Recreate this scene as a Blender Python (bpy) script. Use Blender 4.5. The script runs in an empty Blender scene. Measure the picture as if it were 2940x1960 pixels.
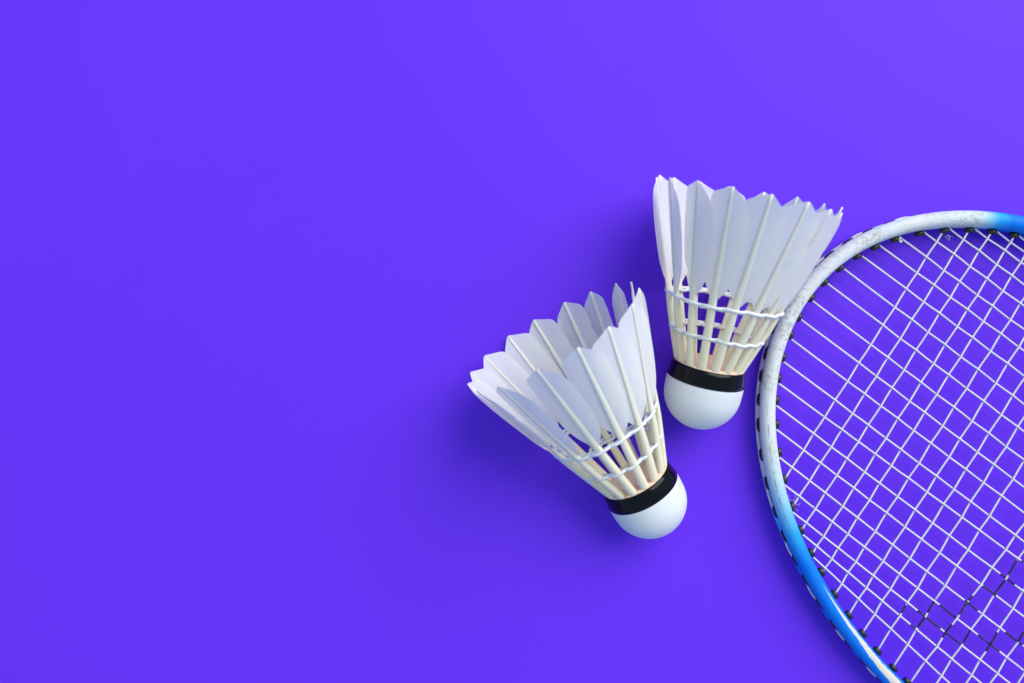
import bpy, math, random
from mathutils import Vector, Matrix

random.seed(7)
S = 0.001                                   # all measures below are millimetres
scene = bpy.context.scene
col = scene.collection

# ------------------------------------------------------------------ camera
cam_d = bpy.data.cameras.new('camera')
cam_d.sensor_width = 36.0
cam_d.lens = 29.51
cam_d.clip_start = 0.005
cam_d.clip_end = 20.0
cam_d.dof.use_dof = True
cam_d.dof.focus_distance = 0.288
cam_d.dof.aperture_fstop = 8.0
cam = bpy.data.objects.new('camera', cam_d)
cam.location = (0, 0, 0.29992)
col.objects.link(cam)
scene.camera = cam

# ------------------------------------------------------------------ light
world = bpy.data.worlds.new('World')
scene.world = world
world.use_nodes = True
wb = world.node_tree.nodes['Background']
wb.inputs['Color'].default_value = (0.50, 0.76, 1.0, 1)
wb.inputs['Strength'].default_value = 0.64

def area(name, loc, target, size, power, color):
    d = bpy.data.lights.new(name, 'AREA')
    d.shape = 'RECTANGLE'
    d.size, d.size_y = size
    d.energy = power
    d.color = color
    o = bpy.data.objects.new(name, d)
    o.location = loc
    o.rotation_euler = (Vector(target) - Vector(loc)).to_track_quat('-Z', 'Y').to_euler()
    col.objects.link(o)
    return o

area('window_light', (1.30, 1.32, 1.70), (0.03, 0.0, 0.0), (2.3, 2.3), 83.0, (1.0, 0.955, 0.91))

vs = scene.view_settings
vs.view_transform = 'Standard'
vs.look = 'None'
vs.exposure = 0.0
vs.gamma = 1.0
vs.use_curve_mapping = False
scene.render.engine = 'CYCLES'

# ------------------------------------------------------------------ helpers
def link(o, parent=None):
    col.objects.link(o)
    if parent is not None:
        o.parent = parent
    return o

def empty(name, loc, label, cat, group=None):
    o = bpy.data.objects.new(name, None)
    o.empty_display_size = 0.01
    o.location = Vector(loc) * S
    o['label'] = label
    o['category'] = cat
    if group:
        o['group'] = group
    return link(o)

def mesh_obj(name, verts, faces, mats, parent=None, origin=(0, 0, 0), smooth=True, fmat=None, uvs=None):
    """verts in mm (world); origin in mm is the location of the thing's Empty"""
    og = Vector(origin)
    me = bpy.data.meshes.new(name)
    me.from_pydata([(Vector(v) - og) * S for v in verts], [], faces)
    for m in (mats if isinstance(mats, (list, tuple)) else [mats]):
        me.materials.append(m)
    if fmat:
        me.polygons.foreach_set('material_index', fmat)
    if smooth:
        me.polygons.foreach_set('use_smooth', [True] * len(me.polygons))
    if uvs:
        for nm, data in uvs.items():
            lay = me.uv_layers.new(name=nm)
            for li, l in enumerate(me.loops):
                lay.data[li].uv = data[l.vertex_index]
    me.update()
    return link(bpy.data.objects.new(name, me), parent)

def tube(path, radii, n=8, up=None, squash=1.0, caps=True):
    """sweep a round section along path; returns verts, faces"""
    P = [Vector(p) for p in path]
    if not isinstance(radii, (list, tuple)):
        radii = [radii] * len(P)
    vs_, fs = [], []
    closed = (P[0] - P[-1]).length < 1e-6
    m = len(P) - 1 if closed else len(P)
    prev = None
    for i in range(m):
        if closed:
            t = (P[(i + 1) % m] - P[(i - 1) % m]).normalized()
        else:
            t = (P[min(i + 1, m - 1)] - P[max(i - 1, 0)]).normalized()
        ref = Vector(up) if up is not None else (prev if prev is not None else
              (Vector((0, 0, 1)) if abs(t.z) < 0.9 else Vector((1, 0, 0))))
        b = (ref - t * ref.dot(t)).normalized()
        prev = b
        c = t.cross(b)
        for k in range(n):
            a = 2 * math.pi * k / n
            vs_.append(P[i] + (b * math.sin(a) * squash + c * math.cos(a)) * radii[i])
    for i in range(m if closed else m - 1):
        j = (i + 1) % m
        for k in range(n):
            k2 = (k + 1) % n
            fs.append((i * n + k, i * n + k2, j * n + k2, j * n + k))
    if caps and not closed:
        fs.append(tuple(range(n))[::-1])
        fs.append(tuple((m - 1) * n + k for k in range(n)))
    return vs_, fs

# ------------------------------------------------------------------ materials
def new_mat(name):
    m = bpy.data.materials.new(name)
    m.use_nodes = True
    return m, m.node_tree, m.node_tree.nodes['Principled BSDF']

def nd(nt, typ, **kw):
    n = nt.nodes.new(typ)
    for k, v in kw.items():
        if k.startswith('_'):
            setattr(n, k[1:], v)
        else:
            n.inputs[k.replace('__', ' ')].default_value = v
    return n

def noise(nt, scale, detail=4, rough=0.6, vec=None):
    n = nt.nodes.new('ShaderNodeTexNoise')
    n.inputs['Scale'].default_value = scale
    n.inputs['Detail'].default_value = detail
    n.inputs['Roughness'].default_value = rough
    if vec is not None:
        nt.links.new(vec, n.inputs['Vector'])
    return n

def ramp(nt, src, stops):
    r = nt.nodes.new('ShaderNodeValToRGB')
    els = r.color_ramp.elements
    while len(els) < len(stops):
        els.new(0.5)
    for e, (p, c) in zip(els, stops):
        e.position = p
        e.color = (c, c, c, 1) if isinstance(c, (int, float)) else tuple(c) + (1,)
    nt.links.new(src, r.inputs['Fac'])
    return r

def mixc(nt, fac, a, b, blend='MIX'):
    m = nt.nodes.new('ShaderNodeMix')
    m.data_type = 'RGBA'
    m.blend_type = blend
    for i, v in ((0, fac), (6, a), (7, b)):
        if hasattr(v, 'is_output'):
            nt.links.new(v, m.inputs[i])
        elif isinstance(v, (int, float)):
            m.inputs[i].default_value = v if i == 0 else (v, v, v, 1)
        else:
            m.inputs[i].default_value = tuple(v) + (1,)
    return m.outputs[2]

def math_n(nt, op, a, b=None, clamp=False):
    m = nt.nodes.new('ShaderNodeMath')
    m.operation = op
    m.use_clamp = clamp
    for i, v in ((0, a), (1, b)):
        if v is None:
            continue
        if hasattr(v, 'is_output'):
            nt.links.new(v, m.inputs[i])
        else:
            m.inputs[i].default_value = v
    return m.outputs[0]

def maprange(nt, v, a, b, c=0.0, d=1.0, smooth=True):
    m = nt.nodes.new('ShaderNodeMapRange')
    m.interpolation_type = 'SMOOTHSTEP' if smooth else 'LINEAR'
    nt.links.new(v, m.inputs['Value'])
    for k, x in zip(('From Min', 'From Max', 'To Min', 'To Max'), (a, b, c, d)):
        m.inputs[k].default_value = x
    return m.outputs['Result']

def bump(nt, bsdf, height, strength, dist):
    b = nt.nodes.new('ShaderNodeBump')
    b.inputs['Strength'].default_value = strength
    b.inputs['Distance'].default_value = dist
    nt.links.new(height, b.inputs['Height'])
    nt.links.new(b.outputs['Normal'], bsdf.inputs['Normal'])
    return b

# violet card the things lie on
M_card, nt, bs = new_mat('violet_card')
tc = nt.nodes.new('ShaderNodeTexCoord')
n1 = noise(nt, 6.0, 3, 0.5, tc.outputs['Object'])
n2 = noise(nt, 2600.0, 2, 0.6, tc.outputs['Object'])
c1 = mixc(nt, ramp(nt, n1.outputs['Fac'], [(0.3, 0.0), (0.7, 1.0)]).outputs['Color'], (0.124, 0.0205, 0.735), (0.130, 0.023, 0.765))
c2 = mixc(nt, ramp(nt, n2.outputs['Fac'], [(0.35, 0.0), (0.65, 0.10)]).outputs['Color'], c1, (0.22, 0.09, 0.98))
vor = nt.nodes.new('ShaderNodeTexVoronoi'); vor.inputs['Scale'].default_value = 34.0
nt.links.new(tc.outputs['Object'], vor.inputs['Vector'])
sel = nt.nodes.new('ShaderNodeSeparateColor'); nt.links.new(vor.outputs['Color'], sel.inputs['Color'])
dust = math_n(nt, 'MULTIPLY', math_n(nt, 'LESS_THAN', vor.outputs['Distance'], math_n(nt, 'MULTIPLY', sel.outputs['Green'], 0.009)), math_n(nt, 'GREATER_THAN', sel.outputs['Red'], 0.72))
c2 = mixc(nt, math_n(nt, 'MULTIPLY', dust, 0.35), c2, (0.55, 0.42, 0.95))
n3 = noise(nt, 26.0, 5, 0.55, tc.outputs['Object'])
c2 = mixc(nt, ramp(nt, n3.outputs['Fac'], [(0.40, 0.0), (0.66, 0.05)]).outputs['Color'], c2, (0.08, 0.012, 0.66))
nt.links.new(c2, bs.inputs['Base Color'])
bs.inputs['Roughness'].default_value = 0.6
bs.inputs['Specular IOR Level'].default_value = 0.2
bump(nt, bs, n2.outputs['Fac'], 0.12, 0.00006)

# feather vane: thin, lets light through
M_vane, nt, bs = new_mat('white_feather')
uv = nt.nodes.new('ShaderNodeUVMap'); uv.uv_map = 'barb'
sep = nt.nodes.new('ShaderNodeSeparateXYZ'); nt.links.new(uv.outputs['UV'], sep.inputs['Vector'])
barb = math_n(nt, 'SUBTRACT', sep.outputs['Y'], math_n(nt, 'MULTIPLY', math_n(nt, 'ABSOLUTE', sep.outputs['X']), 1.5))
comb = nt.nodes.new('ShaderNodeCombineXYZ')
nt.links.new(barb, comb.inputs['Y'])
nt.links.new(math_n(nt, 'MULTIPLY', sep.outputs['X'], 0.12), comb.inputs['X'])
geo = nt.nodes.new('ShaderNodeObjectInfo')
nt.links.new(math_n(nt, 'MULTIPLY', geo.outputs['Random'], 40.0), comb.inputs['Z'])
fine = noise(nt, 5.5, 2, 0.5, comb.outputs['Vector'])
broad = noise(nt, 1.3, 4, 0.65, comb.outputs['Vector'])
cv = mixc(nt, ramp(nt, broad.outputs['Fac'], [(0.3, 0.0), (0.75, 1.0)]).outputs['Color'], (0.90, 0.885, 0.86), (0.965, 0.955, 0.935))
cv = mixc(nt, ramp(nt, fine.outputs['Fac'], [(0.35, 0.0), (0.7, 0.35)]).outputs['Color'], cv, (0.87, 0.86, 0.85))
# ivory fluff towards the base of the vane
cv = mixc(nt, maprange(nt, sep.outputs['Y'], 7.0, 0.0), cv, (0.90, 0.84, 0.66))
nt.links.new(cv, bs.inputs['Base Color'])
bs.inputs['Roughness'].default_value = 0.55
bs.inputs['Specular IOR Level'].default_value = 0.3
bump(nt, bs, fine.outputs['Fac'], 0.35, 0.00012)
tr = nt.nodes.new('ShaderNodeBsdfTranslucent'); nt.links.new(mixc(nt, 1.0, cv, (1.0, 0.97, 0.84), 'MULTIPLY'), tr.inputs['Color'])
mx = nt.nodes.new('ShaderNodeMixShader'); mx.inputs['Fac'].default_value = 0.36
out = nt.nodes['Material Output']
nt.links.new(bs.outputs['BSDF'], mx.inputs[1]); nt.links.new(tr.outputs['BSDF'], mx.inputs[2])
nt.links.new(mx.outputs['Shader'], out.inputs['Surface'])

# quill: ivory, yellower near the cork
M_quill, nt, bs = new_mat('ivory_quill')
uv = nt.nodes.new('ShaderNodeUVMap'); uv.uv_map = 'run'
sep = nt.nodes.new('ShaderNodeSeparateXYZ'); nt.links.new(uv.outputs['UV'], sep.inputs['Vector'])
mp = nt.nodes.new('ShaderNodeMapping'); mp.inputs['Scale'].default_value = (0.5, 8.0, 1.0)
nt.links.new(uv.outputs['UV'], mp.inputs['Vector'])
nz = noise(nt, 1.4, 3, 0.6, mp.outputs['Vector'])
cq = mixc(nt, maprange(nt, sep.outputs['X'], 8.0, 46.0), (0.92, 0.83, 0.60), (0.77, 0.755, 0.68))
cq = mixc(nt, ramp(nt, nz.outputs['Fac'], [(0.45, 0.0), (0.75, 0.45)]).outputs['Color'], cq, (0.92, 0.76, 0.46))
nt.links.new(cq, bs.inputs['Base Color'])
bs.inputs['Roughness'].default_value = 0.38
bs.inputs['Subsurface Weight'].default_value = 0.35
bs.inputs['Subsurface Radius'].default_value = (1.0, 0.8, 0.5)
bs.inputs['Subsurface Scale'].default_value = 0.0012
bump(nt, bs, nz.outputs['Fac'], 0.15, 0.0002)

M_thread, nt, bs = new_mat('white_thread')
tc = nt.nodes.new('ShaderNodeTexCoord')
nz = noise(nt, 900.0, 3, 0.6, tc.outputs['Object'])
nt.links.new(mixc(nt, nz.outputs['Fac'], (0.76, 0.76, 0.77), (0.86, 0.85, 0.82)), bs.inputs['Base Color'])
bs.inputs['Roughness'].default_value = 0.35
bump(nt, bs, nz.outputs['Fac'], 0.4, 0.0003)

# cork head covered in white kid leather with fine wrinkles
M_cork, nt, bs = new_mat('white_leather')
tc = nt.nodes.new('ShaderNodeTexCoord')
warp = noise(nt, 60.0, 3, 0.5, tc.outputs['Object'])
wv = nt.nodes.new('ShaderNodeTexWave')
wv.wave_type = 'BANDS'; wv.bands_direction = 'DIAGONAL'
wv.inputs['Scale'].default_value = 480.0
wv.inputs['Distortion'].default_value = 26.0
wv.inputs['Detail'].default_value = 2.0
wv.inputs['Detail Scale'].default_value = 0.16
nt.links.new(tc.outputs['Object'], wv.inputs['Vector'])
nz = noise(nt, 1500.0, 3, 0.6, tc.outputs['Object'])
hh = math_n(nt, 'ADD', math_n(nt, 'MULTIPLY', wv.outputs['Fac'], warp.outputs['Fac']), math_n(nt, 'MULTIPLY', nz.outputs['Fac'], 0.35))
nt.links.new(mixc(nt, warp.outputs['Fac'], (0.72, 0.725, 0.745), (0.78, 0.78, 0.785)), bs.inputs['Base Color'])
bs.inputs['Roughness'].default_value = 0.6
bs.inputs['Specular IOR Level'].default_value = 0.3
bump(nt, bs, hh, 0.6, 0.00015)

M_rim, nt, bs = new_mat('glued_cork')
tc = nt.nodes.new('ShaderNodeTexCoord')
nz = noise(nt, 900.0, 4, 0.7, tc.outputs['Object'])
nt.links.new(ramp(nt, nz.outputs['Fac'], [(0.28, (0.55, 0.26, 0.14)), (0.42, (0.86, 0.52, 0.36)), (0.65, (0.92, 0.70, 0.54))]).outputs['Color'], bs.inputs['Base Color'])
bs.inputs['Roughness'].default_value = 0.4
bump(nt, bs, nz.outputs['Fac'], 0.6, 0.0004)

M_tape, nt, bs = new_mat('black_tape')
tc = nt.nodes.new('ShaderNodeTexCoord')
nz = noise(nt, 140.0, 2, 0.5, tc.outputs['Object'])
bs.inputs['Base Color'].default_value = (0.003, 0.003, 0.004, 1)
bs.inputs['Roughness'].default_value = 0.14
bs.inputs['Specular IOR Level'].default_value = 0.22
bump(nt, bs, nz.outputs['Fac'], 0.25, 0.0012)

M_rubber, nt, bs = new_mat('black_nylon')
bs.inputs['Base Color'].default_value = (0.010, 0.011, 0.013, 1)
bs.inputs['Roughness'].default_value = 0.38

M_string, nt, bs = new_mat('white_string')
tc = nt.nodes.new('ShaderNodeTexCoord')
nz = noise(nt, 260.0, 3, 0.6, tc.outputs['Object'])
nt.links.new(mixc(nt, ramp(nt, nz.outputs['Fac'], [(0.4, 0.0), (0.72, 0.6)]).outputs['Color'], (0.74, 0.71, 0.70), (0.64, 0.58, 0.54)), bs.inputs['Base Color'])
bs.inputs['Roughness'].default_value = 0.3

M_ink, nt, bs = new_mat('stencil_ink')
tc = nt.nodes.new('ShaderNodeTexCoord')
nz = noise(nt, 700.0, 3, 0.6, tc.outputs['Object'])
nt.links.new(mixc(nt, ramp(nt, nz.outputs['Fac'], [(0.55, 0.0), (0.72, 0.5)]).outputs['Color'], (0.012, 0.011, 0.016), (0.20, 0.19, 0.24)), bs.inputs['Base Color'])
bs.inputs['Roughness'].default_value = 0.35

M_lint, nt, bs = new_mat('pale_fluff')
bs.inputs['Base Color'].default_value = (0.55, 0.48, 0.47, 1)
bs.inputs['Roughness'].default_value = 0.8

# ------------------------------------------------------------------ surface
g = mesh_obj('tabletop', [(-900, -800, 0), (1000, -800, 0), (1000, 800, 0), (-900, 800, 0)], [(0, 1, 2, 3)], M_card, smooth=False)
g['kind'] = 'structure'
g['label'] = 'plain violet card lying flat under everything'

# ------------------------------------------------------------------ racket
CX, CY = 192.19, -59.57
EA, EB = 118.84, 83.84
E1 = Vector((-0.7156, 0.6985, 0))           # towards the tip of the head
E2 = Vector((-0.6985, -0.7156, 0))
ZS = 5.3                                    # height of the string bed

def ell(t, off=0.0, z=0.0):
    p = E1 * (EA * math.cos(t)) + E2 * (EB * math.sin(t))
    n = (E1 * (math.cos(t) / EA) + E2 * (math.sin(t) / EB)).normalized()
    return Vector((CX, CY, z)) + p + n * off

def ell_n(t):
    return (E1 * (math.cos(t) / EA) + E2 * (math.sin(t) / EB)).normalized()

def ell_angle(x, y):
    d = Vector((x - CX, y - CY, 0))
    return math.atan2(d.dot(E2) / EB, d.dot(E1) / EA)

def ell_hit(x0, y0, x1, y1):
    """both crossings of a line with the frame's centre line"""
    ax, ay = Vector((x0 - CX, y0 - CY, 0)), Vector((x1 - x0, y1 - y0, 0))
    px, py = ax.dot(E1) / EA, ax.dot(E2) / EB
    dx, dy = ay.dot(E1) / EA, ay.dot(E2) / EB
    a, b, c = dx * dx + dy * dy, 2 * (px * dx + py * dy), px * px + py * py - 1
    q = b * b - 4 * a * c
    if q <= 0:
        return None
    r = math.sqrt(q)
    k0, k1 = (-b - r) / (2 * a), (-b + r) / (2 * a)
    return (Vector((x0, y0, 0)) + ay * k0, Vector((x0, y0, 0)) + ay * k1)

RO = (CX, CY, 0)
racket = empty('badminton_racket', RO, 'badminton racket with scuffed white and blue frame and white strings', 'racket')

SEC = [(-2.70, 3.2), (-2.80, 5.3), (-2.70, 7.4), (-2.38, 9.0), (-1.75, 10.0), (-0.8, 10.5), (0.1, 10.6), (1.0, 10.45), (1.8, 9.9),
       (2.4, 9.05), (2.72, 8.0), (2.62, 7.1), (2.0, 6.5), (1.62, 5.9), (1.55, 5.3), (1.62, 4.7), (2.0, 4.1), (2.66, 3.4),
       (2.80, 2.5), (2.5, 1.4), (1.8, 0.55), (0.9, 0.12), (0.0, 0.0), (-0.9, 0.1), (-1.8, 0.6), (-2.4, 1.6)]
NT = 220
ts = [-math.pi + 2 * math.pi * i / NT for i in range(NT + 1)]
verts, faces, uva, uvb = [], [], [], []
arc = 0.0
prevp = None
arcs = []
for t in ts:
    p = ell(t)
    if prevp is not None:
        arc += (p - prevp).length
    prevp = p
    arcs.append(arc)
    for u, z in SEC:
        verts.append(ell(t, u, z)); uva.append((arc, u)); uvb.append((u, z))
ns = len(SEC)
for i in range(NT):
    for k in range(ns):
        k2 = (k + 1) % ns
        faces.append((i * ns + k, (i + 1) * ns + k, (i + 1) * ns + k2, i * ns + k2))

def arc_at(x, y):
    t = ell_angle(x, y)
    f = (t + math.pi) / (2 * math.pi) * NT
    i = min(int(f), NT - 1)
    return arcs[i] + (arcs[i + 1] - arcs[i]) * (f - i)

# frame paint: scuffed white at the tip, blue down both sides, white flash on one side
M_frame, nt, bs = new_mat('scuffed_white_and_blue_paint')
uv = nt.nodes.new('ShaderNodeUVMap'); uv.uv_map = 'arc'
sp = nt.nodes.new('ShaderNodeSeparateXYZ'); nt.links.new(uv.outputs['UV'], sp.inputs['Vector'])
uv2 = nt.nodes.new('ShaderNodeUVMap'); uv2.uv_map = 'sec'
sp2 = nt.nodes.new('ShaderNodeSeparateXYZ'); nt.links.new(uv2.outputs['UV'], sp2.inputs['Vector'])
AX, LX, ZX = sp.outputs['X'], sp2.outputs['X'], sp2.outputs['Y']
tc = nt.nodes.new('ShaderNodeTexCoord')
cl = noise(nt, 90.0, 5, 0.6, tc.outputs['Object'])
wob = math_n(nt, 'MULTIPLY', math_n(nt, 'SUBTRACT', cl.outputs['Fac'], 0.5), 9.0)
AW = math_n(nt, 'ADD', AX, wob)
lo0, lo1 = arc_at(87.5, -30), arc_at(104.0, -76.0)
hi0, hi1 = arc_at(157.5, 42.5), arc_at(172.5, 41.0)
blue = math_n(nt, 'MAXIMUM', maprange(nt, AW, lo0, lo1, smooth=False), maprange(nt, AW, hi0, hi1, smooth=False))
base = ramp(nt, blue, [(0.0, (0.69, 0.71, 0.735)), (0.28, (0.54, 0.67, 0.74)), (0.52, (0.29, 0.58, 0.78)), (0.76, (0.02, 0.37, 0.86)), (1.0, (0.0, 0.19, 0.83))]).outputs['Color']
# blotches of cream and bluish white in the worn white part
cl2 = noise(nt, 210.0, 4, 0.65, tc.outputs['Object'])
white = math_n(nt, 'SUBTRACT', 1.0, maprange(nt, blue, 0.1, 0.6))
base = mixc(nt, math_n(nt, 'MULTIPLY', white, ramp(nt, cl2.outputs['Fac'], [(0.45, 0.0), (0.62, 0.55)]).outputs['Color']), base, (0.70, 0.66, 0.60))
base = mixc(nt, math_n(nt, 'MULTIPLY', white, ramp(nt, cl.outputs['Fac'], [(0.52, 0.0), (0.60, 0.5)]).outputs['Color']), base, (0.62, 0.74, 0.82))
# grime
gr = noise(nt, 700.0, 5, 0.75, tc.outputs['Object'])
gm = noise(nt, 55.0, 2, 0.5, tc.outputs['Object'])
grime = math_n(nt, 'MULTIPLY', ramp(nt, gr.outputs['Fac'], [(0.48, 0.0), (0.64, 0.75)]).outputs['Color'], ramp(nt, gm.outputs['Fac'], [(0.42, 0.0), (0.58, 1.0)]).outputs['Color'])
grime = math_n(nt, 'MULTIPLY', grime, math_n(nt, 'ADD', math_n(nt, 'MULTIPLY', white, 0.9), 0.05))
base = mixc(nt, grime, base, (0.26, 0.24, 0.19))
mpw = nt.nodes.new('ShaderNodeMapping'); mpw.inputs['Scale'].default_value = (0.05, 0.9, 1.0)
nt.links.new(uv.outputs['UV'], mpw.inputs['Vector'])
stk = noise(nt, 2.2, 5, 0.7, mpw.outputs['Vector'])
base = mixc(nt, math_n(nt, 'MULTIPLY', white, ramp(nt, stk.outputs['Fac'], [(0.52, 0.0), (0.68, 0.32)]).outputs['Color']), base, (0.48, 0.44, 0.37))
base = mixc(nt, math_n(nt, 'MULTIPLY', white, ramp(nt, stk.outputs['Fac'], [(0.30, 0.5), (0.42, 0.0)]).outputs['Color']), base, (0.72, 0.755, 0.79))
# a scuffed dirty line along the outer shoulder
ln_n = noise(nt, 300.0, 4, 0.7, tc.outputs['Object'])
lc = math_n(nt, 'ADD', 0.9, math_n(nt, 'MULTIPLY', math_n(nt, 'SUBTRACT', cl.outputs['Fac'], 0.5), 2.4))
near = maprange(nt, math_n(nt, 'ABSOLUTE', math_n(nt, 'SUBTRACT', LX, lc)), 0.0, 0.32, 1.0, 0.0)
scf = math_n(nt, 'MULTIPLY', math_n(nt, 'MULTIPLY', near, ramp(nt, ln_n.outputs['Fac'], [(0.42, 0.0), (0.56, 0.75)]).outputs['Color']), math_n(nt, 'MULTIPLY', math_n(nt, 'MULTIPLY', math_n(nt, 'GREATER_THAN', ZX, 7.5), math_n(nt, 'SUBTRACT', 1.0, maprange(nt, blue, 0.75, 1.0))), maprange(nt, AX, lo0 - 14.0, lo0)))
base = mixc(nt, scf, base, (0.16, 0.17, 0.14))
speck = noise(nt, 1500.0, 1, 0.5, tc.outputs['Object'])
base = mixc(nt, math_n(nt, 'MULTIPLY', white, ramp(nt, speck.outputs['Fac'], [(0.72, 0.0), (0.76, 0.8)]).outputs['Color']), base, (0.10, 0.09, 0.08))
# white flash
fl0 = arc_at(107.4, -83.9)
dd = math_n(nt, 'SUBTRACT', AX, fl0)
wobf = noise(nt, 260.0, 3, 0.7, tc.outputs['Object'])
half = math_n(nt, 'ADD', math_n(nt, 'MULTIPLY', dd, 0.033), math_n(nt, 'MULTIPLY', math_n(nt, 'MULTIPLY', math_n(nt, 'SUBTRACT', wobf.outputs['Fac'], 0.5), maprange(nt, dd, 8.0, 26.0)), 1.5))
half = math_n(nt, 'MINIMUM', half, 1.5)
cen = math_n(nt, 'ADD', maprange(nt, dd, 18.0, 48.0, -1.25, -0.35), 0.0)
inside = math_n(nt, 'LESS_THAN', math_n(nt, 'ABSOLUTE', math_n(nt, 'SUBTRACT', LX, cen)), half)
inside = math_n(nt, 'MULTIPLY', inside, math_n(nt, 'GREATER_THAN', ZX, 6.5))
inside = math_n(nt, 'MULTIPLY', inside, math_n(nt, 'GREATER_THAN', dd, 0.0))
base = mixc(nt, inside, base, (0.66, 0.62, 0.56))
yel = noise(nt, 520.0, 1, 0.5, tc.outputs['Object'])
yf = math_n(nt, 'MULTIPLY', math_n(nt, 'MULTIPLY', inside, maprange(nt, dd, 27.0, 30.0)), ramp(nt, yel.outputs['Fac'], [(0.66, 0.0), (0.70, 0.8)]).outputs['Color'])
base = mixc(nt, yf, base, (0.80, 0.66, 0.04))
# small bare chip by a grommet
nt.links.new(base, bs.inputs['Base Color'])
nt.links.new(math_n(nt, 'ADD', math_n(nt, 'MULTIPLY', white, 0.12), 0.48), bs.inputs['Roughness'])
bs.inputs['Specular IOR Level'].default_value = 0.18
bump(nt, bs, math_n(nt, 'ADD', cl2.outputs['Fac'], math_n(nt, 'MULTIPLY', gr.outputs['Fac'], 0.6)), 0.25, 0.0004)
mesh_obj('frame', verts, faces, M_frame, racket, RO, uvs={'arc': uva, 'sec': uvb})

STRING_A = {-5: (177.99, 36.92, 179.7, 35.65), -4: (170.66, 38.21, 179.7, 31.44), -3: (162.88, 39.08, 178.84, 27.75), -2: (154.37, 38.93, 179.7,
    19.9), -1: (144.71, 38.36, 178.45, 13.26), 0: (136.34, 36.34, 179.7, 4.22), 1: (129.19, 33.6, 177.96, -2.0), 2: (122.7, 30.0, 179.7, -11.99), 3:
    (116.5, 25.52, 179.7, -21.98), 4: (110.73, 20.33, 179.7, -31.64), 5: (105.68, 14.13, 179.7, -41.56), 6: (101.54, 7.58, 179.7, -51.1), 7: (98.41, 0.55,
    179.7, -60.11), 8: (95.53, -7.24, 179.7, -70.25), 9: (94.23, -15.17, 177.8, -76.28), 10: (93.37, -22.96, 179.7, -87.83), 11: (93.37, -31.33, 179.7,
    -96.63), 12: (94.23, -41.01, 179.7, -107.02), 13: (96.68, -51.11, 179.7, -115.52), 14: (99.42, -60.63, 174.56, -119.8), 15: (102.75, -68.42, 164.47,
    -119.8), 16: (106.79, -76.65, 153.37, -119.8)}
STRING_B = {0: (95.96, -47.93, 151.46, 38.93), 1: (98.7, -57.75, 160.43, 39.08), 2: (101.88, -65.82, 168.21, 38.38), 3: (105.91, -73.62, 176.43,
    37.21), 4: (109.25, -80.77, 179.7, 29.71), 5: (113.58, -88.13, 179.7, 15.28), 6: (118.2, -95.91, 179.7, 1.27), 7: (123.1, -101.98, 179.7, -12.81), 8:
    (128.29, -108.6, 179.7, -26.53), 9: (133.62, -114.24, 179.7, -41.93), 10: (139.82, -119.8, 179.7, -63.87), 11: (148.89, -119.8, 179.7, -73.35), 12:
    (159.41, -119.8, 179.45, -87.53), 13: (167.93, -119.8, 179.7, -101.95), 14: (177.74, -119.8, 179.7, -116.13)}
GROMMETS = [(127.89, 33.6), (121.55, 30.14), (115.49, 25.67), (109.86, 20.48), (105.25, 14.85), (100.78, 7.79), (97.84, 1.41), (95.1, -6.52), (93.65,
    -14.16), (92.79, -21.89), (92.79, -30.32), (93.65, -40.15), (95.73, -49.67), (98.41, -59.19), (101.88, -67.26), (105.77, -75.05), (109.25, -81.64),
    (113.87, -89.28), (118.34, -96.64), (123.24, -102.84), (128.29, -108.9), (133.63, -114.81), (138.24, -119.8), (135.05, 36.63), (143.84, 38.51),
    (152.79, 39.66), (161.73, 39.8), (169.66, 38.94), (177.45, 37.5)]
INK = {('A', 9): [(178.6, -76.59, 179.7, -77.31)], ('A', 10): [(171.1, -81.64, 176.15, -85.53)], ('A', 11): [(165.33, -85.67, 169.8, -88.7)], ('A',
    12): [(158.55, -90.72, 163.46, -94.47), (172.54, -102.26, 178.89, -106.88)], ('A', 13): [(149.76, -92.31, 155.96, -96.92), (163.31, -102.84, 170.96,
    -108.75)], ('A', 14): [(142.4, -94.18, 150.33, -100.53), (151.49, -101.68, 158.41, -106.44)], ('A', 15): [(139.66, -99.23, 141.39, -100.67)], ('B',
    8): [(138.65, -92.74, 136.63, -95.34)], ('B', 9): [(148.89, -91.59, 145.72, -95.19), (145.14, -96.78, 142.69, -100.67)], ('B', 10): [(162.16, -89.57,
    160.86, -91.3), (160.14, -92.45, 156.82, -95.91), (154.52, -99.38, 150.91, -103.85)], ('B', 11): [(177.74, -77.16, 173.7, -81.92), (172.98, -83.51,
    169.52, -89.28), (161.73, -101.68, 158.41, -106.3)], ('B', 12): [(170.67, -102.26, 166.63, -108.9)], ('B', 13): [(179.7, -101.68, 177.16, -105.15)]}

def shifted(row, d):
    v = Vector((row[2] - row[0], row[3] - row[1], 0)).normalized()
    n = Vector((v.y, -v.x, 0)) * d
    return (row[0] + n.x, row[1] + n.y, row[2] + n.x, row[3] + n.y)

for k in range(1, 9):
    STRING_A[-5 - k] = shifted(STRING_A[-2], -7.6 * (3 + k))
for k in range(1, 14):
    STRING_B[14 + k] = shifted(STRING_B[12], 7.5 * (2 + k))
segA = {k: ell_hit(*v) for k, v in STRING_A.items()}
segB = {k: ell_hit(*v) for k, v in STRING_B.items()}
segA = {k: v for k, v in segA.items() if v and (v[1] - v[0]).length > 25}
segB = {k: v for k, v in segB.items() if v and (v[1] - v[0]).length > 25}

def cross_at(s, q):
    p, r = s[0], s[1] - s[0]
    o, d = q[0], q[1] - q[0]
    den = r.x * d.y - r.y * d.x
    if abs(den) < 1e-9:
        return None
    w = o - p
    u = (w.x * d.y - w.y * d.x) / den
    v = (w.x * r.y - w.y * r.x) / den
    return u if 0.004 < u < 0.996 and 0.004 < v < 0.996 else None

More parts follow.
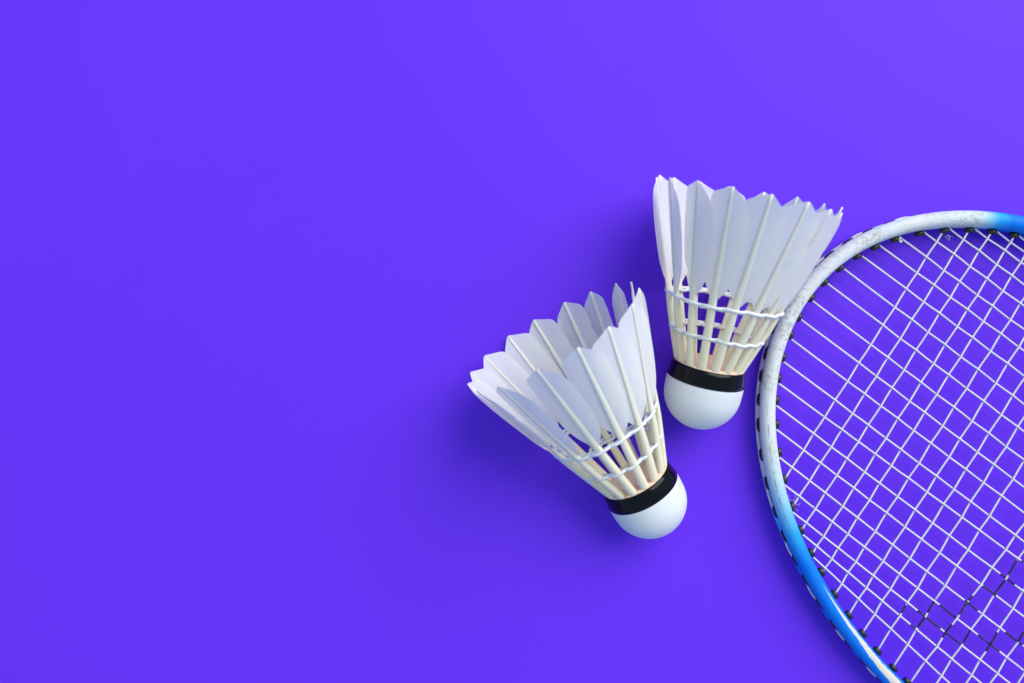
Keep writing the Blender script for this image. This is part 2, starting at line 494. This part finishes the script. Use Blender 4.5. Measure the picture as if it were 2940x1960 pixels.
AMP, RS = 0.32, 0.33
def make_string(fam, key, seg, others):
    ln = (seg[1] - seg[0]).length
    stops = [(0.0, 0.0), (1.0, 0.0)]
    for kk, q in others.items():
        u = cross_at(seg, q)
        if u is not None:
            z = AMP * (1 if (key + kk) % 2 == 0 else -1) * (1 if fam == 'A' else -1)
            stops.append((u, z))
    stops.sort()
    pts = []
    for i, (u, z) in enumerate(stops):
        pts.append((u, z))
        if i + 1 < len(stops):
            u2, z2 = stops[i + 1]
            pts.append(((u + u2) / 2, (z + z2) / 2))
    d = (seg[1] - seg[0]) / ln
    spans = []
    for x0, y0, x1, y1 in INK.get((fam, key), []):
        a = (Vector((x0, y0, 0)) - seg[0]).dot(d) / ln
        b = (Vector((x1, y1, 0)) - seg[0]).dot(d) / ln
        spans.append((min(a, b), max(a, b)))
    def zat(u):
        for (ua, za), (ub, zb) in zip(pts, pts[1:]):
            if ua <= u <= ub:
                return za + (zb - za) * (u - ua) / max(ub - ua, 1e-9)
        return 0.0
    extra = [(u, zat(u)) for sp_ in spans for u in sp_]
    pts = sorted(pts + extra)
    side = Vector((-d.y, d.x, 0))
    jr = random.Random(key * 31 + (7 if fam == 'A' else 1000))
    path = [seg[0].lerp(seg[1], u) + side * (jr.uniform(-0.045, 0.045) if 0.03 < u < 0.97 else 0) + Vector((0, 0, ZS + z)) for u, z in pts]
    n = 8
    v_, f_ = tube(path, RS, n, up=(0, 0, 1))
    fm = []
    for i in range(len(pts) - 1):
        mid = (pts[i][0] + pts[i + 1][0]) / 2
        fm += [1 if any(a < mid < b for a, b in spans) else 0] * n
    fm += [0, 0]
    mesh_obj('string', v_, f_, [M_string, M_ink], racket, RO, fmat=fm)

for k, sgm in segA.items():
    make_string('A', k, sgm, segB)
for k, sgm in segB.items():
    make_string('B', k, sgm, segA)

# grommets: black barrels inside the hoop, flat pads in the groove outside
gang = [ell_angle(x, y) for x, y in GROMMETS]
vis = len(gang)
for sg in list(segA.values()) + list(segB.values()):
    for p in sg:
        t = ell_angle(p.x, p.y)
        q = ell(t, -2.8)
        if all((ell(a, -2.8) - q).length > 4.6 for a in gang):
            gang.append(t)

def barrel(t, rng):
    n = ell_n(t); tg = Vector((-n.y, n.x, 0)); up = Vector((0, 0, 1))
    v_, f_ = [], []
    prof = [(-2.2, 1.1, 0.9), (-2.9, 1.1, 0.9), (-2.95, 1.6, 1.1), (-3.4, 1.75, 1.25), (-4.15, 1.7, 1.2), (-4.5, 1.5, 1.0), (-4.6, 1.05, 0.7)]
    m = 14
    for d, a, b in prof:
        for k in range(m):
            w = 2 * math.pi * k / m
            v_.append(ell(t, d, ZS) + tg * (a * math.cos(w)) + up * (b * math.sin(w)))
    for i in range(len(prof) - 1):
        for k in range(m):
            k2 = (k + 1) % m
            f_.append((i * m + k, (i + 1) * m + k, (i + 1) * m + k2, i * m + k2))
    f_.append(tuple((len(prof) - 1) * m + k for k in range(m)))
    return v_, f_

def pad(t, rng):
    n = ell_n(t); tg = Vector((-n.y, n.x, 0)); up = Vector((0, 0, 1))
    L = rng.uniform(2.1, 2.6)
    v_, f_ = [], []
    m = 16
    prof = [(1.0, 1.0), (2.2, 1.0), (2.75, 0.9), (2.95, 0.6)]
    for d, s in prof:
        for k in range(m):
            w = 2 * math.pi * k / m
            ca, sa = math.cos(w), math.sin(w)
            a = math.copysign(abs(ca) ** 0.7, ca) * L * s
            b = math.copysign(abs(sa) ** 0.8, sa) * 1.55 * s
            c = ell(t + a / 100.0, d, ZS - 0.1) - ell(t, d, ZS - 0.1)
            tt = c.dot(tg)
            v_.append(ell(t, d, ZS - 0.25) + tg * a + n * (-(a * a) / 220.0) + up * b)
    for i in range(len(prof) - 1):
        for k in range(m):
            k2 = (k + 1) % m
            f_.append((i * m + k, i * m + k2, (i + 1) * m + k2, (i + 1) * m + k))
    f_.append(tuple((len(prof) - 1) * m + k for k in range(m)))
    return v_, f_

rng = random.Random(3)
for t in gang:
    v_, f_ = barrel(t, rng)
    mesh_obj('grommet', v_, f_, M_rubber, racket, RO)
    v_, f_ = pad(t, rng)
    mesh_obj('grommet_pad', v_, f_, M_rubber, racket, RO)

# string running along the outside groove between paired grommets
order = sorted(gang)
first = order.index(gang[6])                 # the pairs start at the seventh measured grommet
for i in range(first % 2, len(order) - 1, 2):
    t0, t1 = order[i], order[i + 1]
    if (ell(t1) - ell(t0)).length > 16:
        continue
    path = []
    for k in range(15):
        f = k / 14
        t = t0 + (t1 - t0) * f
        path.append(ell(t, 1.75 + 1.05 * math.sin(math.pi * f) ** 0.5, ZS - 0.5 - 0.25 * math.sin(math.pi * f)))
    v_, f_ = tube(path, 0.42, 8, up=(0, 0, 1))
    mesh_obj('string', v_, f_, M_string, racket, RO)

# tied-off knot where one main string leaves its grommet
tk = gang[23]
kc = ell(tk, -4.3, ZS + 0.9) + Vector((0.9, 0.9, 0))
path = [kc + Vector((0.36 * math.cos(a) + 0.3 * (a / 6.28), 0.55 * math.sin(a) - 0.16 * a, 0.4 * math.sin(a * 0.5))) for a in [6.9 * i / 18 for i in range(19)]]
v_, f_ = tube(path, 0.31, 8)
mesh_obj('knot', v_, f_, M_string, racket, RO)

# throat, shaft and grip (they lie beyond the edge of the photograph)
ED = -E1
end = Vector((CX, CY, 0)) + ED * EA
v_, f_ = tube([end + ED * d + Vector((0, 0, z)) for d, z in ((-1.0, 5.3), (6, 5.3), (14, 5.4), (24, 5.6))], [4.6, 4.4, 3.9, 3.7], 16)
mesh_obj('throat', v_, f_, M_frame, racket, RO, uvs={'arc': [(0, 0)] * len(v_), 'sec': [(0, 0)] * len(v_)})
v_, f_ = tube([end + ED * d + Vector((0, 0, z)) for d, z in ((22, 5.6), (120, 9.2), (212, 12.6))], 3.5, 16)
mesh_obj('shaft', v_, f_, M_rubber, racket, RO)
v_, f_ = tube([end + ED * d + Vector((0, 0, z)) for d, z in ((205, 13.4), (238, 13.6), (242, 13.6), (370, 13.6), (374, 13.6), (380, 13.8))], [4.5, 12.0, 13.0, 13.0, 13.6, 13.2], 16)
mesh_obj('grip', v_, f_, M_rubber, racket, RO)

# ------------------------------------------------------------------ shuttlecocks
RT, ST = 30.47, 81.28
def frame_of(az, el):
    a = Vector((math.cos(az) * math.cos(el), math.sin(az) * math.cos(el), math.sin(el)))
    s = Vector((-math.sin(az), math.cos(az), 0))
    return a, s, a.cross(s)

LOWV = [(0.0, 0.4), (0.03, 0.8), (0.06, 1.4), (0.10, 2.4), (0.15, 3.6), (0.20, 4.65), (0.25, 5.4), (0.32, 6.0), (0.42, 6.4), (0.52, 6.65), (0.6, 6.75)]
WL = LOWV + [(0.74, 6.75), (0.82, 6.7), (0.87, 6.5), (0.90, 6.15), (0.92, 5.6), (0.94, 4.4), (0.97, 2.45), (1.0, 0.5)]
WR = LOWV + [(0.68, 6.75), (0.76, 6.55), (0.82, 6.15), (0.86, 5.6), (0.89, 4.95), (0.91, 4.4), (0.94, 3.15), (0.97, 1.85), (1.0, 0.5)]
def wv_at(t, sd):
    tab = WR if sd > 0 else WL
    for (a, x), (b, y) in zip(tab, tab[1:]):
        if a <= t <= b:
            return x + (y - x) * (t - a) / (b - a)
    return tab[-1][1]

def shuttlecock(label, base, az, el, roll, step, offs, seam, seed):
    rg = random.Random(seed)
    a, s, u = frame_of(az, el)
    c = Vector(base)
    # ---- gather geometry first, so that the thing can be set down on the surface
    built = []
    def ring(sv, r, th):
        return c + a * sv + (s * math.cos(th) + u * math.sin(th)) * r
    def lathe(prof, m=72, wob=0.0):
        v_, f_ = [], []
        for i, (sv, r) in enumerate(prof):
            for k in range(m):
                v_.append(ring(sv, r, 2 * math.pi * k / m))
        for i in range(len(prof) - 1):
            for k in range(m):
                k2 = (k + 1) % m
                f_.append((i * m + k, i * m + k2, (i + 1) * m + k2, (i + 1) * m + k))
        return v_, f_
    # cork head
    R0 = 13.0
    prof = [(R0 - R0 * math.cos(x), max(R0 * math.sin(x), 0.02)) for x in [math.pi / 2 * i / 22 for i in range(23)]]
    prof += [(14.3, 13.04), (15.8, 13.06), (17.2, 12.95), (18.0, 12.72), (21.0, 12.2), (22.4, 11.95)]
    built.append(('cork', *lathe(prof), M_cork, None, None))
    # tape
    def rt(sv): return 12.98 - (sv - 17.33) * (12.98 - 12.06) / 5.52 + 0.10
    tp = [(17.25, rt(17.3) - 0.3), (17.30, rt(17.3)), (18.5, rt(18.5) + .02), (20.0, rt(20) + .03), (21.5, rt(21.5) + .02), (22.82, rt(22.8)), (22.86, rt(22.8) - 0.4)]
    built.append(('tape', *lathe(tp, 96), M_tape, None, None))
    v_, f_ = [], []
    kk = 14
    for sv in (16.85, 16.95, 18.4, 20.0, 21.6, 22.75):
        for k in range(kk + 1):
            th = seam + 0.62 * k / kk
            v_.append(ring(sv + 0.18 * k / kk, rt(max(sv, 17.3)) + (0.16 if 0 < k < kk else -0.05) - (0.12 if sv < 16.9 else 0), th))
    for i in range(5):
        for k in range(kk):
            f_.append((i * (kk + 1) + k, i * (kk + 1) + k + 1, (i + 1) * (kk + 1) + k + 1, (i + 1) * (kk + 1) + k))
    built.append(('tape_end', v_, f_, M_tape, 'tape', None))
    # cork rim, lumpy with glue
    v_, f_ = [], []
    m = 96
    rp = [(22.3, 11.9), (22.95, 12.0), (23.35, 11.75), (23.6, 11.2), (23.5, 9.0), (23.3, 5.0), (23.2, 0.05)]
    for i, (sv, r) in enumerate(rp):
        for k in range(m):
            j = rg.uniform(-0.16, 0.22) if 0 < i < 4 else 0
            v_.append(ring(sv + j, r + j * 0.4, 2 * math.pi * k / m))
    for i in range(len(rp) - 1):
        for k in range(m):
            k2 = (k + 1) % m
            f_.append((i * m + k, i * m + k2, (i + 1) * m + k2, (i + 1) * m + k))
    built.append(('cork_rim', v_, f_, M_rim, None, None))
    # feathers
    ths = []
    for k in range(16):
        th = -(roll + step * k * 2 * math.pi / 16)
        ths.append(th)
        ot, oa, orr = offs[k] if k < len(offs) else (rg.uniform(-.5, .5), rg.uniform(-.4, .4), rg.uniform(-.2, .1))
        er = s * math.cos(th) + u * math.sin(th)
        et = -s * math.sin(th) + u * math.cos(th)
        tip = c + a * (ST + oa) + er * (RT + orr) + et * ot
        b0 = c + a * 21.5 + er * 10.15
        ln = (tip - b0).length
        T = (tip - b0).normalized()
        N = (er - T * er.dot(T)).normalized()
        Rr = T.cross(N)                       # right-hand side seen from outside, tip up
        bow = rg.uniform(0.2, 0.7)
        def qp(f):
            return b0 + (tip - b0) * f + N * (bow * math.sin(math.pi * f))
        # quill: broad slightly squared stem tapering to the tip
        qv, qf, qu = [], [], []
        nq = 26
        sect = [(1.0, -0.55), (1.0, 0.55), (0.45, 1.0), (-0.45, 1.0), (-1.0, 0.55), (-1.0, -0.55), (-0.4, -0.95), (0.0, -0.72), (0.4, -0.95)]
        for i in range(nq + 1):
            f = i / nq
            wx = 1.40 - 0.55 * f - 0.42 * f * f
            wz = (1.25 - 0.25 * f) * (1 - 0.52 * min(1.0, max(0.0, (f - 0.32) / 0.16))) * (1 - 0.35 * f * f)
            p = qp(f)
            for x, z in sect:
                qv.append(p + Rr * (x * wx) + N * (z * wz)); qu.append((f * ln, x))
        nsx = len(sect)
        for i in range(nq):
            for j in range(nsx):
                j2 = (j + 1) % nsx
                qf.append((i * nsx + j, i * nsx + j2, (i + 1) * nsx + j2, (i + 1) * nsx + j))
        qf.append(tuple(nq * nsx + j for j in range(nsx)))
        # vane
        f0 = 1 - rg.uniform(37.7, 38.9) / ln
        tw = math.radians(rg.uniform(13.0, 18.0))
        cam_r, cam_l = rg.uniform(0.012, 0.03), rg.uniform(0.012, 0.03)
        rows = [0, .03, .06, .09, .12, .16, .2, .24, .28, .33, .38, .43, .48, .53, .58, .63, .68, .73, .78, .82, .85, .88, .905, .925, .945, .96, .975, .988, 1.0]
        across = [-1, -.93, -.8, -.6, -.4, -.2, -.06, .06, .2, .4, .6, .8, .93, 1]
        wr, wl = rg.uniform(0.95, 1.06), rg.uniform(0.93, 1.04)
        dr, dl = rg.uniform(-.02, .03), rg.uniform(-.02, .03)
        nick = rg.uniform(0.2, 0.8); nside = rg.choice((-1, 1)); nd_ = rg.choice((0, 0, 0.7, 1.5))
        ph = rg.uniform(0, 6.28)
        vv, vf, vu = [], [], []
        for t in rows:
            f = f0 + (1 - f0) * t
            p = qp(f)
            for x in across:
                sd = 1 if x > 0 else -1
                w = wv_at(min(1, max(0, t + (dr if sd > 0 else dl) * (1 if 0.05 < t < 0.6 else 0))), sd) * (wr if sd > 0 else wl)
                if 0.05 < t < 0.88:
                    w += 0.10 * math.sin(t * 47 + ph * sd) * rg.uniform(0.2, 1)
                    if sd == nside and abs(t - nick) < 0.03:
                        w -= nd_
                X = x * w
                cm = cam_r if X > 0 else cam_l
                # the tip curls a little inwards, the flanks droop
                z = math.sin(tw) * X - cm * X * X + 0.05 * math.sin(t * 9 + ph)
                vv.append(p + Rr * (X * math.cos(tw)) + N * z)
                vu.append((X, t * (1 - f0) * ln))
        na = len(across)
        for i in range(len(rows) - 1):
            for j in range(na - 1):
                vf.append((i * na + j, i * na + j + 1, (i + 1) * na + j + 1, (i + 1) * na + j))
        built.append(('feather', vv, vf, M_vane, None, {'barb': vu}))
        built.append(('quill', qv, qf, M_quill, 'feather', {'run': qu}))
    # binding threads: one strand outside the quills, one inside, meeting between them
    for sv, r in ((44.61, 17.95), (33.65, 14.2)):
        for side in (1, -1):
            path = []
            m = 16 * 8
            kn = rg.randrange(16)
            for k in range(m):
                q = k / 8
                th = ths[0] + (ths[1] - ths[0]) * q
                w = abs(math.cos(math.pi * q))          # 1 at a quill, 0 between
                rr = r + side * (0.15 + 1.12 * w ** 0.7)
                path.append(ring(sv + 0.25 * side + 0.22 * math.sin(q * 1.7 + sv) + 0.10 * math.sin(q * 7.1), rr, th))
            path.append(path[0].copy())
            radii = [0.60 + 0.06 * math.sin(k * 0.9) + (0.28 if side > 0 and abs(k / 8 - kn - 0.45) < 0.35 else 0) for k in range(m + 1)]
            v_, f_ = tube(path, radii, 8, up=tuple(a))
            built.append(('thread', v_, f_, M_thread, None, None))
    # ---- set down: lowest vertex on the surface
    low = min(v.z for part in built if part[0] != 'feather' for v in part[1])
    dz = Vector((0, 0, -low + 0.03))
    org = Vector((c.x, c.y, 0)) + Vector((a.x, a.y, 0)) * 13
    root = empty('shuttlecock', org, label, 'shuttlecock', 'feather shuttlecocks on the violet card')
    last = {}
    for name, v_, f_, mat, par, uvs in built:
        v_ = [v + dz for v in v_]
        if name == 'feather':               # vanes that touch the card are pressed flat against it
            for v in v_:
                if v.z < 0.12:
                    v.z = 0.12 - 0.04 * math.tanh(0.12 - v.z)
        o = mesh_obj(name, v_, f_, mat, last[par] if par else root, org, uvs=uvs)
        last[name] = o
    return root, low

LOFF = [[-0.02, 0.12, 0.93], [0.67, -0.04, 0.38], [0.3, -0.3, 0.01], [-0.8, -0.39, -0.16], [-0.02, -0.75, -0.12], [-0.78, -0.49, -0.03], [0.14, -0.56, -0.13], [-0.48, -0.16, 0.13], [0.04, 0.42, 0.28], [0.98, 0.39, 1.04], [1.82, 0.06, 0.68], [0.69, 0.0, 0.11], [1.16, 0.29, -0.02], [-0.24, 0.3, -0.04], [-2.36, -0.19, 0.62], [-1.41, -0.61, 1.17]]
ROFF = [[0.18, -0.75, -0.3], [0.9, 0.08, -0.39], [1.23, 0.78, -0.23], [0.37, 0.88, -0.03], [-0.38, 0.69, -0.03], [-0.62, 0.33, -0.13], [-1.77, -0.74, -0.84], [-0.47, -1.43, -1.42]]
r1, low1 = shuttlecock('white feather shuttlecock lying clear of the racket, its open skirt showing',
            (52.9479, -64.9205, 10.2414), 2.1083, 0.2462, -0.0582, 1, LOFF, math.radians(-120), 11)
r2, low2 = shuttlecock('white feather shuttlecock lying against the racket frame, its skirt over the rim',
            (62.7947, -29.3844, 10.4359), 1.3982, 0.2399, 0.0143, -1, ROFF, math.radians(-130), 23)
print('LOW', low1, low2)

# ------------------------------------------------------------------ wisps of fluff caught in the string bed
def wisp(label, x, y, n, spread, seed):
    rg = random.Random(seed)
    vs_, fs_ = [], []
    for _ in range(n):
        p = Vector((x, y, ZS + 0.5))
        d = Vector((rg.uniform(-1, 1), rg.uniform(-1, 1), rg.uniform(-.1, .3))).normalized()
        path = [p.copy()]
        for k in range(9):
            d = (d + Vector((rg.uniform(-.8, .8), rg.uniform(-.8, .8), rg.uniform(-.3, .3)))).normalized()
            p = p + d * spread / 9
            path.append(p.copy())
        v_, f_ = tube(path, 0.055, 5)
        o = len(vs_)
        vs_ += v_
        fs_ += [tuple(i + o for i in f) for f in f_]
    org = (x, y, ZS)
    ob = mesh_obj('lint_wisp', vs_, fs_, M_lint, None, (0, 0, 0))
    ob['label'] = label
    ob['category'] = 'lint'

wisp('wisp of pale fluff caught on the strings beside the blue side of the frame', 99.0, -56.4, 6, 4.0, 4)
wisp('small tuft of pale fluff under a grommet at the white part of the frame', 153.0, 37.3, 6, 2.2, 9)
